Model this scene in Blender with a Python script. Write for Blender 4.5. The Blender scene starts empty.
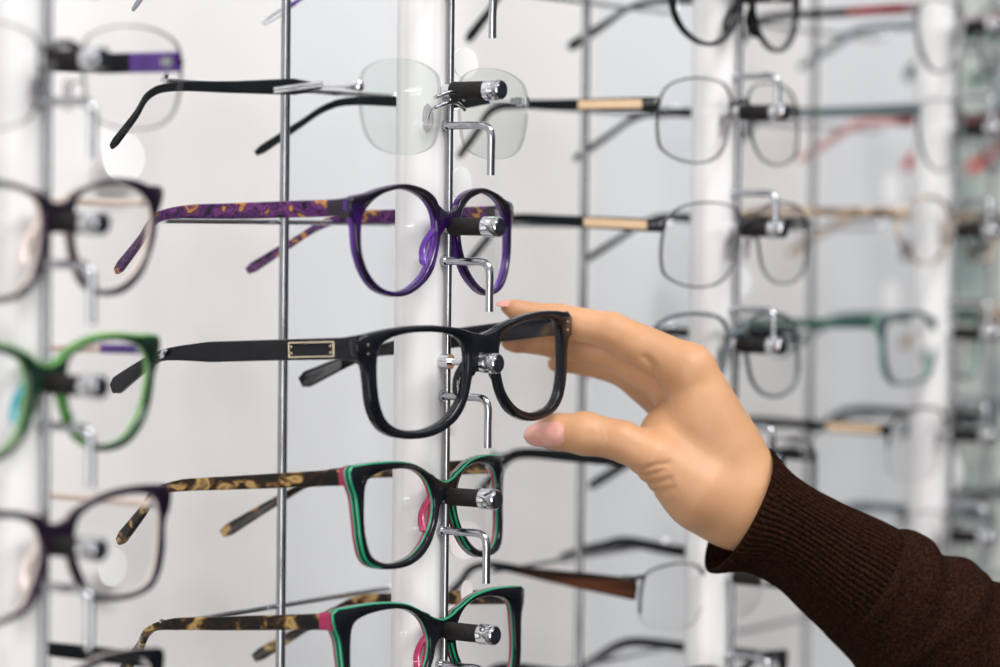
import bpy, math, random
import numpy as np
from mathutils import Vector, Matrix, Euler

random.seed(7)
S = bpy.context.scene
COL = S.collection
MM = 0.001
PITCH = 0.263          # distance between two columns of the display
ROW = 0.0602           # distance between two pegs of a column

# ---------------------------------------------------------------- camera
YAW, TILT, ROLL = 0.98326, 0.0368, 0.0115
CAM = np.array([-1.099188, -0.763104, -0.058488])
FPX = 3000.0
FW = np.array([math.sin(YAW)*math.cos(TILT), math.cos(YAW)*math.cos(TILT), -math.sin(TILT)])
_rt = np.array([math.cos(YAW), -math.sin(YAW), 0.0]); _up = np.cross(_rt, FW)
RT = math.cos(ROLL)*_rt + math.sin(ROLL)*_up
UP = -math.sin(ROLL)*_rt + math.cos(ROLL)*_up
cd = bpy.data.cameras.new('camera'); cam = bpy.data.objects.new('camera', cd); COL.objects.link(cam)
cam.matrix_world = Matrix(((RT[0], UP[0], -FW[0], CAM[0]), (RT[1], UP[1], -FW[1], CAM[1]), (RT[2], UP[2], -FW[2], CAM[2]), (0, 0, 0, 1)))
cd.sensor_width = 36; cd.lens = 108; cd.clip_start = 0.05; cd.clip_end = 50
cd.dof.use_dof = True; cd.dof.focus_distance = 1.345; cd.dof.aperture_fstop = 4.4
S.camera = cam

# ---------------------------------------------------------------- world, lights, exposure
S.view_settings.view_transform = 'Standard'; S.view_settings.look = 'None'
S.view_settings.gamma = 1; S.view_settings.use_curve_mapping = False
S.view_settings.exposure = 0.13
W = bpy.data.worlds.new('chrome_surround'); S.world = W; W.use_nodes = True  # made-up surround, dark bands and patches shaped for contrast in the chrome
wn = W.node_tree.nodes; wl = W.node_tree.links; wn.clear()
wo = wn.new('ShaderNodeOutputWorld'); wb = wn.new('ShaderNodeBackground'); wl.new(wb.outputs[0], wo.inputs[0])
tc = wn.new('ShaderNodeTexCoord'); sp = wn.new('ShaderNodeSeparateXYZ'); wl.new(tc.outputs['Generated'], sp.inputs[0])
rp = wn.new('ShaderNodeValToRGB'); wl.new(sp.outputs[2], rp.inputs[0])
mr = wn.new('ShaderNodeMapRange'); mr.inputs[1].default_value = -1; mr.inputs[2].default_value = 1
wl.new(sp.outputs[2], mr.inputs[0]); wl.new(mr.outputs[0], rp.inputs[0])
e = rp.color_ramp.elements
e[0].position = 0.0; e[0].color = (.16, .13, .11, 1); e[1].position = 1.0; e[1].color = (1.0, .99, .98, 1)
for ps, c in ((.38, (.16, .14, .13, 1)), (.46, (.36, .36, .37, 1)), (.56, (.42, .43, .45, 1)), (.66, (1.0, 1.0, 1.0, 1))):
    q = e.new(ps); q.color = c
nz = wn.new('ShaderNodeTexNoise'); nz.inputs['Scale'].default_value = 2.4; nz.inputs['Detail'].default_value = 3
wl.new(tc.outputs['Generated'], nz.inputs[0])
nr = wn.new('ShaderNodeValToRGB'); nr.color_ramp.elements[0].position = .42; nr.color_ramp.elements[0].color = (.12, .12, .14, 1)
nr.color_ramp.elements[1].position = .55; nr.color_ramp.elements[1].color = (1, 1, 1, 1)
wl.new(nz.outputs[0], nr.inputs[0])
mx = wn.new('ShaderNodeMixRGB'); mx.blend_type = 'MULTIPLY'; mx.inputs[0].default_value = .8
wl.new(rp.outputs[0], mx.inputs[1]); wl.new(nr.outputs[0], mx.inputs[2]); wl.new(mx.outputs[0], wb.inputs[0])
dp = wn.new('ShaderNodeVectorMath'); dp.operation = 'DOT_PRODUCT'; dp.inputs[1].default_value = (.93, -.37, 0); wl.new(tc.outputs['Generated'], dp.inputs[0])
dm = wn.new('ShaderNodeMapRange'); dm.inputs[1].default_value = .1; dm.inputs[2].default_value = .75; dm.inputs[3].default_value = 1.0; dm.inputs[4].default_value = .25  # added dark side at the right for the chrome to reflect
wl.new(dp.outputs['Value'], dm.inputs[0])
m2 = wn.new('ShaderNodeMixRGB'); m2.blend_type = 'MULTIPLY'; m2.inputs[0].default_value = 1; wl.new(mx.outputs[0], m2.inputs[1]); wl.new(dm.outputs[0], m2.inputs[2]); wl.new(m2.outputs[0], wb.inputs[0])
wb.inputs[1].default_value = 1.0

def area(name, loc, target, size, sizey, power, color=(1, 1, 1)):
    l = bpy.data.lights.new(name, 'AREA'); l.shape = 'RECTANGLE'; l.size = size; l.size_y = sizey; l.energy = power; l.color = color
    o = bpy.data.objects.new(name, l); COL.objects.link(o); o.location = loc
    o.rotation_euler = (Vector(target)-Vector(loc)).to_track_quat('-Z', 'Y').to_euler(); return o
area('ceiling_panel_light', (-.6, -1.5, 1.9), (.3, 0, -.1), 1.6, .8, 66, (1, .985, .97))
area('ceiling_strip_light', (1.3, -1.3, 1.7), (.6, .1, -.1), 1.4, .5, 11, (.95, .98, 1.0))
area('ceiling_spot_light', (.15, -.9, 1.5), (.1, 0, -.1), .1, .1, 3.0, (1, .98, .95))
area('side_fill_light', (-2.2, -1.0, -.35), (.2, .1, -.1), 1.2, 1.4, 26, (1, .98, .97))  # unseen fill added at the left to even out the wall

# ---------------------------------------------------------------- materials
MATS = {}
def mat(name, color=(.8, .8, .8), rough=.5, metal=0, coat=0, sss=0, trans=0, spec=None, alpha=None):
    if name in MATS: return MATS[name]
    m = bpy.data.materials.new(name); m.use_nodes = True
    b = m.node_tree.nodes['Principled BSDF']
    b.inputs['Base Color'].default_value = (*color, 1); b.inputs['Roughness'].default_value = rough
    b.inputs['Metallic'].default_value = metal; b.inputs['Coat Weight'].default_value = coat
    if sss: b.inputs['Subsurface Weight'].default_value = sss; b.inputs['Subsurface Radius'].default_value = (.008, .003, .0015); b.inputs['Subsurface Scale'].default_value = 1
    if trans: b.inputs['Transmission Weight'].default_value = trans
    if spec is not None: b.inputs['Specular IOR Level'].default_value = spec
    if alpha is not None: b.inputs['Alpha'].default_value = alpha
    MATS[name] = m; return m
def nodes(m): return m.node_tree.nodes, m.node_tree.links, m.node_tree.nodes['Principled BSDF']
def noise_ramp(m, scale, stops, detail=2, rough=.5, vec=(1, 1, 1), distort=0, bump=0, kind='noise', interp='LINEAR'):
    n, l, b = nodes(m)
    t = n.new('ShaderNodeTexCoord'); mp = n.new('ShaderNodeMapping'); mp.inputs['Scale'].default_value = vec
    l.new(t.outputs['Object'], mp.inputs[0])
    x = n.new('ShaderNodeTexNoise'); x.inputs['Scale'].default_value = scale; x.inputs['Detail'].default_value = detail
    x.inputs['Roughness'].default_value = rough; x.inputs['Distortion'].default_value = distort
    l.new(mp.outputs[0], x.inputs[0])
    r = n.new('ShaderNodeValToRGB'); r.color_ramp.interpolation = interp; el = r.color_ramp.elements
    el[0].position, el[0].color = stops[0][0], (*stops[0][1], 1); el[1].position, el[1].color = stops[-1][0], (*stops[-1][1], 1)
    for p, c in stops[1:-1]: q = el.new(p); q.color = (*c, 1)
    l.new(x.outputs[0], r.inputs[0]); l.new(r.outputs[0], b.inputs['Base Color'])
    if bump:
        bp = n.new('ShaderNodeBump'); bp.inputs['Strength'].default_value = bump; bp.inputs['Distance'].default_value = .001
        l.new(x.outputs[0], bp.inputs['Height']); l.new(bp.outputs[0], b.inputs['Normal'])
    return m
CHROME = noise_ramp(mat('polished_chrome', (.8, .8, .82), .1, 1), 300, [(.3, (.60, .61, .64)), (.7, (.68, .69, .72))])
DULLCHROME = noise_ramp(mat('satin_chrome', (.6, .62, .66), .2, 1), 200, [(.3, (.28, .29, .31)), (.7, (.34, .35, .37))])
HOOK = noise_ramp(mat('grey_chrome', (.5, .5, .52), .13, 1), 200, [(.3, (.38, .39, .42)), (.7, (.45, .46, .49))])
RUBBER = noise_ramp(mat('black_rubber', (.02, .018, .018), .6, spec=.15), 800, [(.3, (.010, .008, .008)), (.7, (.02, .017, .017))], bump=.05)
CAPFACE = noise_ramp(mat('dark_cap_face', (.03, .035, .05), .15, .6), 200, [(.3, (.02, .025, .04)), (.7, (.05, .055, .075))])
GOLD = noise_ramp(mat('brushed_gold', (.8, .6, .38), .3, .35), 900, [(.3, (.72, .50, .30)), (.7, (.86, .66, .44))])
GOLDLINE = noise_ramp(mat('pale_gold', (.8, .68, .45), .2, .8), 900, [(.3, (.75, .62, .40)), (.7, (.9, .8, .6))])
BLACK = noise_ramp(mat('black_acetate', (.006, .007, .01), .1, spec=.24), 60, [(.3, (.004, .005, .008)), (.7, (.009, .010, .014))])
MATTEBLACK = noise_ramp(mat('black_temple', (.012, .015, .018), .3, spec=.06), 60, [(.3, (.005, .007, .008)), (.7, (.009, .011, .013))])
GUN = noise_ramp(mat('gunmetal_wire', (.08, .08, .09), .25, .8), 100, [(.3, (.06, .06, .065)), (.7, (.11, .11, .12))])
GREYWIRE = noise_ramp(mat('grey_wire', (.25, .25, .27), .3, .5), 100, [(.3, (.2, .2, .21)), (.7, (.3, .3, .32))])
CREAM = noise_ramp(mat('cream_acetate', (.75, .62, .55), .25), 60, [(.3, (.68, .55, .48)), (.7, (.78, .66, .60))])
GREEN = noise_ramp(mat('emerald_acetate', (.02, .33, .17), .2), 60, [(.3, (.008, .22, .11)), (.7, (.018, .30, .155))])
MINT = noise_ramp(mat('mint_acetate', (.22, .5, .36), .25), 60, [(.3, (.18, .44, .31)), (.7, (.28, .56, .42))])
LEAF = noise_ramp(mat('leaf_green_acetate', (.16, .42, .10), .2), 60, [(.3, (.06, .24, .045)), (.7, (.17, .42, .09))])
FOREST = noise_ramp(mat('near_black_green_acetate', (.006, .02, .012), .2), 60, [(.3, (.004, .012, .008)), (.7, (.008, .03, .018))])
DARKGREEN = noise_ramp(mat('dark_green_acetate', (.015, .06, .045), .25), 60, [(.3, (.012, .05, .04)), (.7, (.02, .09, .065))])
PINK = noise_ramp(mat('raspberry_acetate', (.5, .03, .12), .2), 60, [(.3, (.22, .008, .045)), (.7, (.36, .02, .09))])
TEAL = noise_ramp(mat('teal_acetate', (.01, .25, .33), .2), 60, [(.3, (.01, .2, .28)), (.7, (.02, .32, .40))])
BROWN = noise_ramp(mat('brown_wood_acetate', (.06, .022, .01), .3, spec=.15), 90, [(.4, (.008, .004, .003)), (.5, (.03, .010, .005)), (.65, (.10, .032, .012))], vec=(1, .15, 2))
RED = noise_ramp(mat('dark_red_acetate', (.2, .02, .02), .3), 60, [(.3, (.10, .01, .01)), (.7, (.25, .03, .03))])
SCARLET = noise_ramp(mat('scarlet_acetate', (.5, .03, .02), .3), 60, [(.3, (.42, .02, .012)), (.7, (.6, .05, .03))])
ROSE = noise_ramp(mat('rose_temple', (.5, .25, .25), .4), 60, [(.3, (.42, .2, .2)), (.7, (.6, .34, .33))])
SLATE = noise_ramp(mat('slate_grey_acetate', (.08, .1, .11), .35), 60, [(.3, (.06, .08, .09)), (.7, (.1, .13, .14))])
PURPLEFRONT = noise_ramp(mat('purple_acetate', (.02, .004, .06), .12), 35, [(.3, (.009, .002, .022)), (.6, (.02, .003, .06)), (.75, (.05, .008, .14))])
PURPLEDARK = noise_ramp(mat('deep_purple_acetate', (.02, .008, .035), .14), 60, [(.3, (.007, .004, .010)), (.7, (.016, .007, .024))])
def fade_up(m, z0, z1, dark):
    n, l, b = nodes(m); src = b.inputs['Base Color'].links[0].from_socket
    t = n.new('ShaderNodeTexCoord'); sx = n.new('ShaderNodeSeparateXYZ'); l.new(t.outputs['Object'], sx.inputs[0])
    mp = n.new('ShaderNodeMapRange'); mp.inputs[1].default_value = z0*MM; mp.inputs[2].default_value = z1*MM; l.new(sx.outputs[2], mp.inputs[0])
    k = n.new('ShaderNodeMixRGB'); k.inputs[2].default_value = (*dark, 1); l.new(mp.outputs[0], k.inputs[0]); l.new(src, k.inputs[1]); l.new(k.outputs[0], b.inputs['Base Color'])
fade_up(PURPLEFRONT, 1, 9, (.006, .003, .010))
VIOLET = noise_ramp(mat('violet_acetate', (.12, .02, .35), .2), 60, [(.3, (.04, .006, .15)), (.7, (.10, .02, .28))])
TORT = noise_ramp(mat('tortoiseshell', (.1, .06, .02), .15, spec=.2), 130, [(.40, (.006, .005, .004)), (.50, (.02, .010, .005)), (.55, (.12, .06, .02)), (.62, (.42, .28, .10)), (.72, (.07, .03, .012))], vec=(1, .7, 1), distort=.3)
PTORT = noise_ramp(mat('purple_tortoiseshell', (.1, .02, .1), .15, spec=.25), 150, [(.34, (.008, .003, .012)), (.42, (.09, .015, .13)), (.47, (.012, .004, .018)), (.53, (.14, .03, .16)), (.58, (.02, .006, .02)), (.63, (.50, .22, .06)), (.72, (.10, .02, .08))], vec=(1, .8, 1), distort=.2)
TANTORT = noise_ramp(mat('tan_tortoiseshell', (.3, .2, .12), .2), 120, [(.36, (.07, .045, .03)), (.5, (.25, .17, .11)), (.62, (.55, .42, .3))], vec=(1, .6, 1))
WARMPANEL = noise_ramp(mat('warm_lit_panel', (.80, .785, .775), .6, spec=.2), 3, [(.3, (.80, .78, .77)), (.7, (.83, .815, .805))])  # lighter tone: brighter light on the angled panels, put into the colour
COOLPANEL = noise_ramp(mat('cool_shaded_panel', (.70, .735, .79), .6, spec=.2), 3, [(.3, (.70, .72, .75)), (.7, (.735, .755, .78))])  # darker tone: weaker light on the angled panels, put into the colour
TEALPANEL = noise_ramp(mat('grey_green_clutter_panel', (.42, .5, .48), .25), 14, [(.38, (.34, .43, .42)), (.5, (.56, .62, .58)), (.62, (.74, .76, .72))], detail=3)  # mottled stand-in panel, added for the blurred clutter past the last pillar
PILLAR = noise_ramp(mat('white_pillar_paint', (.84, .83, .83), .45), 6, [(.3, (.70, .69, .69)), (.7, (.73, .72, .72))])
TAG = noise_ramp(mat('white_tag_plastic', (.85, .83, .83), .4), 40, [(.3, (.93, .92, .92)), (.7, (.96, .95, .95))])
INK = noise_ramp(mat('grey_ink', (.1, .1, .1), .6), 40, [(.3, (.08, .08, .08)), (.7, (.13, .13, .13))])

def glass(name, tint=(1, 1, 1), refl=1.0, edge=None):
    m = bpy.data.materials.new(name); m.use_nodes = True; n = m.node_tree.nodes; l = m.node_tree.links; n.clear()
    o = n.new('ShaderNodeOutputMaterial'); t = n.new('ShaderNodeBsdfTransparent'); g = n.new('ShaderNodeBsdfGlossy')
    g.inputs['Roughness'].default_value = .03; g.inputs['Color'].default_value = (1, 1, 1, 1); t.inputs[0].default_value = (*tint, 1)
    f = n.new('ShaderNodeLayerWeight'); f.inputs[0].default_value = .5
    pw = n.new('ShaderNodeMath'); pw.operation = 'POWER'; pw.inputs[1].default_value = 5; l.new(f.outputs['Facing'], pw.inputs[0])
    k = n.new('ShaderNodeMath'); k.operation = 'MULTIPLY_ADD'; k.inputs[1].default_value = .6*refl; k.inputs[2].default_value = .02*refl; l.new(pw.outputs[0], k.inputs[0])
    mxx = n.new('ShaderNodeMixShader'); l.new(k.outputs[0], mxx.inputs[0]); l.new(t.outputs[0], mxx.inputs[1]); l.new(g.outputs[0], mxx.inputs[2])
    l.new(mxx.outputs[0], o.inputs[0]); return m
LENS = glass('clear_lens', (.99, .99, .992), 1.0)
GREENLENS = glass('green_coated_lens', (.965, .985, .97), 1.4)
LENSEDGE = glass('frosted_lens_edge', (.72, .70, .70), .8)
PAD = glass('clear_silicone', (.80, .78, .80), 1.5)

# ---------------------------------------------------------------- mesh helpers
def link(name, verts, faces, mats, parent=None, midx=None, smooth=True):
    me = bpy.data.meshes.new(name); me.from_pydata([tuple(v) for v in verts], [], faces)
    if not isinstance(mats, (list, tuple)): mats = [mats]
    for m in mats: me.materials.append(m)
    if midx is not None: me.polygons.foreach_set('material_index', midx)
    me.polygons.foreach_set('use_smooth', [smooth]*len(me.polygons))
    import bmesh
    bm = bmesh.new(); bm.from_mesh(me); bmesh.ops.recalc_face_normals(bm, faces=bm.faces); bm.to_mesh(me); bm.free()
    try: me.set_sharp_from_angle(angle=math.radians(50))
    except Exception: pass
    o = bpy.data.objects.new(name, me); COL.objects.link(o)
    if parent: o.parent = parent
    return o
def empty(name, loc, rot=(0, 0, 0)):
    o = bpy.data.objects.new(name, None); COL.objects.link(o); o.location = loc; o.rotation_euler = rot; o.empty_display_size = .01; return o
def tag(o, label, cat, group=None):
    o['label'] = label; o['category'] = cat
    if group: o['group'] = group
    return o

class MB:
    def __init__(s): s.v = []; s.f = []; s.m = []
    def add(s, v, f, m=0):
        b = len(s.v); s.v += [tuple(x) for x in v]; s.f += [tuple(i+b for i in q) for q in f]; s.m += ([m]*len(f) if isinstance(m, int) else m)
    def box(s, c, d, m=0, R=None):
        c = np.array(c, float); v = []
        for i in range(8):
            p = np.array([(i & 1)-.5, ((i >> 1) & 1)-.5, ((i >> 2) & 1)-.5])*np.array(d)
            if R is not None: p = R @ p
            v.append(c+p)
        s.add(v, [(0, 1, 3, 2), (4, 6, 7, 5), (0, 4, 5, 1), (2, 3, 7, 6), (0, 2, 6, 4), (1, 5, 7, 3)], m)
    def tube(s, pts, r, n=12, m=0, rz=None, up=None, caps=True, expo=2.0, rolls=None):
        """sweep a (super)ellipse; r = half width (list or float), rz = half height"""
        P = np.array(pts, float); k = len(P)
        r = np.full(k, r) if np.isscalar(r) else np.array(r, float)
        rz = r if rz is None else (np.full(k, rz) if np.isscalar(rz) else np.array(rz, float))
        T = np.gradient(P, axis=0); T /= np.linalg.norm(T, axis=1)[:, None]+1e-12
        u = np.array(up if up is not None else ((0, 0, 1) if abs(T[0][2]) < .9 else (1, 0, 0)), float)
        v = []
        for i in range(k):
            sd = np.cross(T[i], u); 
            if np.linalg.norm(sd) < 1e-6: sd = np.array([1., 0, 0])
            sd /= np.linalg.norm(sd); uu = np.cross(sd, T[i])
            if up is None: u = uu
            for j in range(n):
                a = 2*math.pi*(j+.5)/n; c, q = math.cos(a), math.sin(a)
                c2 = math.copysign(abs(c)**(2/expo), c); q2 = math.copysign(abs(q)**(2/expo), q)
                v.append(P[i]+sd*c2*r[i]+uu*q2*rz[i])
        f = [(i*n+j, i*n+(j+1) % n, (i+1)*n+(j+1) % n, (i+1)*n+j) for i in range(k-1) for j in range(n)]
        if caps: f += [tuple(range(n))[::-1], tuple((k-1)*n+j for j in range(n))]
        s.add(v, f, m)
    def build(s, name, mats, parent=None, smooth=True): return link(name, s.v, s.f, mats, parent, s.m, smooth)

def catmull(P, n=8, closed=False):
    P = np.array(P, float); k = len(P); out = []
    rng = range(k) if closed else range(k-1)
    for i in rng:
        if closed: a, b, c, d = P[(i-1) % k], P[i], P[(i+1) % k], P[(i+2) % k]
        else: a, b, c, d = P[max(i-1, 0)], P[i], P[i+1], P[min(i+2, k-1)]
        for j in range(n):
            t = j/n
            out.append(.5*((2*b)+(-a+c)*t+(2*a-5*b+4*c-d)*t*t+(-a+3*b-3*c+d)*t**3))
    if not closed: out.append(P[-1])
    return np.array(out)

def polar(pts, c, N, sharp=False):
    """closed outline resampled at N even angles about c"""
    D = catmull(pts, 12, True) if not sharp else catmull(pts, 12, True)
    a = np.arctan2(D[:, 1]-c[1], D[:, 0]-c[0]); r = np.hypot(D[:, 0]-c[0], D[:, 1]-c[1])
    o = np.argsort(a); a = a[o]; r = r[o]
    A = np.linspace(-math.pi, math.pi, N, endpoint=False)
    return np.interp(A, np.r_[a-2*math.pi, a, a+2*math.pi], np.r_[r, r, r]), A

# ---------------------------------------------------------------- eyewear
def xsec(w, t, ch, layers):
    """rounded rectangle, a along 0..w (inner to outer), d along 0..t; returns points and per-side material slots"""
    c = min(ch, w*.35, t*.3)
    pts = [(c, 0), (w-c, 0), (w-c*.35, c*.3), (w, c)]; ms = [0, 4, 4]
    for d, m in layers[:-1]: pts.append((w, max(c*1.01, d*t))); ms.append(m)
    pts.append((w, t-c)); ms.append(layers[-1][1])
    pts += [(w-c, t), (c, t), (0, t-c)]; ms += [layers[-1][1]]*3
    for d, m in reversed(layers[:-1]): pts.append((0, max(c*1.01, d*t))); ms.append(layers[[q[0] for q in layers].index(d)+1][1])
    pts.append((0, c)); ms.append(layers[0][1])
    ms.append(0)
    return pts, ms

def eyewear(name, label, loc, rot, sp, group=None):
    root = empty(name, Vector(loc)*MM, (0, 0, 0))
    Mz = Matrix.Rotation(rot[0], 4, 'Z') @ Matrix.Rotation(rot[1], 4, 'X') @ Matrix.Rotation(rot[2], 4, 'Y')
    root.rotation_euler = Mz.to_euler(); tag(root, label, 'eyeglasses', group)
    hw = sp.get('hw', 67.); wrap = sp.get('wrap', 6.); N = sp.get('N', 84)
    kind = sp['kind']; t = sp.get('t', 3.6)
    yy = lambda x: wrap*(x/hw)**2
    inner = np.array(sp['inner'], float)
    c = inner.mean(axis=0)
    ri, A = polar(inner, c, N)
    ux, uz = np.cos(A), np.sin(A)
    mats = sp.get('mats', [BLACK]*5)
    fr = MB()
    if kind in ('acetate', 'metal', 'half'):
        if kind == 'acetate':
            ro, _ = polar(sp['outer'], c, N); ro = np.maximum(ro, ri+1.2)
        else:
            ro = ri+sp.get('rimw', 1.3)
        layers = sp.get('layers', [(1., 0)])
        for sgn in (-1, 1):
            V, F, M = [], [], []
            idx = [i for i in range(N) if kind != 'half' or (c[1]+uz[i]*ri[i]) > sp.get('cut', -14)+(0 if c[0]+ux[i]*ri[i] < c[0] else 10)]
            closed = len(idx) == N
            if not closed:
                idx = sorted(idx, key=lambda i: (A[i]+math.pi/2) % (2*math.pi))
            for i in idx:
                ps, ms = xsec(ro[i]-ri[i], t, sp.get('ch', .7), layers)
                for a, d in ps:
                    x = c[0]+ux[i]*(ri[i]+a); z = c[1]+uz[i]*(ri[i]+a)
                    V.append((-sgn*x if sgn == 1 else x, yy(x)+d, z))
            k = len(ps); n = len(idx)
            for i in range(n if closed else n-1):
                for j in range(k):
                    i2 = (i+1) % n
                    F.append((i*k+j, i*k+(j+1) % k, i2*k+(j+1) % k, i2*k+j))
                    mm = ms[j]
                    if mm == 4 and uz[idx[i]] < -.8: mm = 0
                    M.append(mm)
            if not closed:
                F += [tuple(range(k)), tuple((n-1)*k+j for j in range(k))]; M += [0, 0]
            fr.add([np.array(v)*MM for v in V], F, M)
    # bridge
    if kind == 'acetate':
        bt, bb, bx = sp['bridge']; ext = 14.5
        V, F, M = [], [], []; n = 25
        lay = sp.get('layers', [(1., 0)])
        for i in range(n):
            x = (-1+2*i/(n-1))*ext; ax = abs(x)
            top = bt+sp.get('btop', 5.5)*(ax/ext)**1.5
            bot = bb-sp.get('bbot', 4)*min(1, ax/bx)**2.2
            q_ = min(1, max(0, (ax-bx)/1.2)); bot = bot*(1-q_)+(top-2.0)*q_
            ps, ms = xsec(top-bot, t, sp.get('ch', .7), lay)
            for a, d in ps: V.append((x, yy(x)+d-.03, bot+a))
        k = len(ps)
        for i in range(n-1):
            for j in range(k): F.append((i*k+j, i*k+(j+1) % k, (i+1)*k+(j+1) % k, (i+1)*k+j)); M.append(ms[j])
        F += [tuple(range(k)), tuple((n-1)*k+j for j in range(k))]; M += [0, 0]
        fr.add([np.array(v)*MM for v in V], F, M)
    else:
        bx, bz = sp.get('brx', 9), sp.get('brz', 3)
        for dz, rr in sp.get('bars', [(0, .9)]):
            P = catmull([(-bx-1.5, t*.4, bz+dz-1.0), (-bx*.5, -.8, bz+dz+1.2), (0, -1.5, bz+dz+1.8), (bx*.5, -.8, bz+dz+1.2), (bx+1.5, t*.4, bz+dz-1.0)], 5)
            fr.tube(P*MM, rr*MM, 8)
    # end pieces of wire fronts and nose-pad arms
    if kind != 'acetate':
        for sgn in (-1, 1):
            x0 = c[0]-ri[np.argmin(abs(A-math.pi*.999))]
            zc = sp.get('zc', 4)
            P = catmull([(-sgn*(x0+1), yy(x0)+.5, zc), (-sgn*(-hw-.5), yy(hw)+1, zc), (-sgn*(-hw-1), yy(hw)+7, zc-.3)], 5)
            P[:, 0] = [sgn*abs(q) for q in P[:, 0]]
            if kind == 'rimless':
                ep = MB(); ep.tube(P*MM, .9*MM, 8, rz=sp.get('lugh', 1.6)*MM, up=(0, 0, 1)); ep.build('end_piece', mats, root)
            else: fr.tube(P*MM, .9*MM, 8, rz=sp.get('lugh', 1.6)*MM, up=(0, 0, 1))
            P = catmull([(sgn*10.5, 1.5, sp.get('padz', -3)+2), (sgn*9, 5, sp.get('padz', -3)+1), (sgn*9.5, 6.5, sp.get('padz', -3)-3)], 4)
            fr.tube(P*MM, .5*MM, 6)
    fo = fr.build('front_frame' if kind != 'rimless' else 'bridge', mats, root)
    # nose pads
    for sgn in (-1, 1):
        pm = MB(); pz = sp.get('padz', -4)
        if kind == 'acetate':
            px = sp.get('padx', 10)
            P = catmull([(sgn*(px-1), 2.5, pz+2), (sgn*px, 5.2, pz-2), (sgn*(px+2.0), 6.6, pz-7), (sgn*(px+4.5), 5.2, pz-12), (sgn*(px+6.0), 3.2, pz-14)], 4)
            w = np.interp(np.linspace(0, 1, len(P)), [0, .3, .7, 1], [.8, 1.7, 1.9, .6]); hh = np.interp(np.linspace(0, 1, len(P)), [0, .4, .8, 1], [1.5, 2.2, 2.2, .8])
            pm.tube(P*MM, w*MM*.6, 10, rz=hh*MM*.8, up=(0, 1, 0)); pm.build('nose_pad', sp.get('padmat', mats[0]), root)
        else:
            P = np.array([(sgn*(8.6+.12*q*q*.1), 7+.0*q, pz-3+q) for q in np.linspace(-6.5, 6.5, 9)])
            w = [.2, 1.0, 1.3, 1.4, 1.4, 1.4, 1.3, 1.0, .2]
            pm.tube(P*MM, np.array(w)*MM*.6, 10, rz=np.array(w)*MM*2.0, up=(0, 1, 0)); pm.build('nose_pad', PAD, root)
    # lenses
    lt = sp.get('lt', 1.5)
    for sgn in (-1, 1):
        V, F, M = [], [], []; rings = [0, .35, .7, .9, 1.0]
        ex = 0.25 if kind != 'rimless' else 0
        y0 = t*.45 if kind != 'rimless' else 0
        for side in (0, 1):
            for q in rings[1:]:
                for i in range(N):
                    rr = (ri[i]+ex)*q; x = c[0]+ux[i]*rr; z = c[1]+uz[i]*rr
                    V.append((sgn*abs(x) if x < 0 else -sgn*x, yy(x)+y0+side*lt-(1-q*q)*1.6, z))
        nr_ = len(rings)-1; per = nr_*N
        V.append((sgn*abs(c[0]), yy(c[0])+y0-1.6, c[1])); V.append((sgn*abs(c[0]), yy(c[0])+y0+lt-1.6, c[1]))
        for side in (0, 1):
            b = side*per
            for i in range(N):
                F.append((b+i, b+(i+1) % N, 2*per+side)); M.append(0)
                for q in range(nr_-1):
                    F.append((b+q*N+i, b+q*N+(i+1) % N, b+(q+1)*N+(i+1) % N, b+(q+1)*N+i)); M.append(0)
        e0 = (nr_-1)*N
        for i in range(N): F.append((e0+i, e0+(i+1) % N, per+e0+(i+1) % N, per+e0+i)); M.append(1)
        link('lens', [np.array(v)*MM for v in V], F, [sp.get('lens', LENS), sp.get('edge', LENSEDGE)], root, M)
    # temples
    T = sp['temple']
    for sgn in (-1, 1):
        Tt = dict(T); Tt.update(sp.get('near' if sgn == -1 else 'far', {}))
        yb, zb, z0 = Tt.get('yb', 104), Tt.get('zb', 5), Tt.get('z0', sp.get('zc', 6)); splay = Tt.get('splay', 0)
        tip = Tt.get('tip', (36, -25, 16)); y0 = yy(hw)+Tt.get('ys', 1.0)
        hs = Tt.get('h', [(0, 6.5), (.3, 6), (.65, 5), (.75, 3.2), (.85, 4), (1, 5)])
        xe = hw-1.2
        C_ = [(xe, y0, z0), (xe+splay*.15, y0+(yb-y0)*.25, z0+(zb-z0)*.25), (xe+splay*.5, y0+(yb-y0)*.6, z0+(zb-z0)*.6), (xe+splay*.95, yb-8, zb+.2),
              (xe+splay-1.5, yb+6, zb-3), (xe+splay-tip[2]*.5, yb+tip[0]*.5, zb+tip[1]*.48), (xe+splay-tip[2], yb+tip[0], zb+tip[1])]
        P = catmull(C_, 9); L = np.r_[0, np.cumsum(np.linalg.norm(np.diff(P, axis=0), axis=1))]; s_ = L/L[-1]
        h = np.interp(s_, [q[0] for q in hs], [q[1] for q in hs])/2
        th = np.interp(s_, [0, .1, .8, 1], [Tt.get('th', 3.2)/2]+[Tt.get('th', 3.2)*.4]*3)
        endr = np.clip((1-s_)/.02, .35, 1)**.5; h = h*endr
        P[:, 0] *= sgn
        tm = MB(); tm.tube(P*MM, th*MM, 16, rz=h*MM, up=(0, 0, 1), expo=Tt.get('expo', 5))
        segs = Tt.get('segs')                   # [(end fraction, slot)] along the temple
        if segs:
            kk = len(P)-1
            tm.m = []
            for i in range(kk):
                sl = next(m for e_, m in segs if (s_[i]+s_[i+1])/2 <= e_)
                tm.m += [sl]*16
            tm.m += [segs[0][1], segs[-1][1]]
        to = tm.build('temple', Tt.get('mats', [MATTEBLACK]), root)
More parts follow.
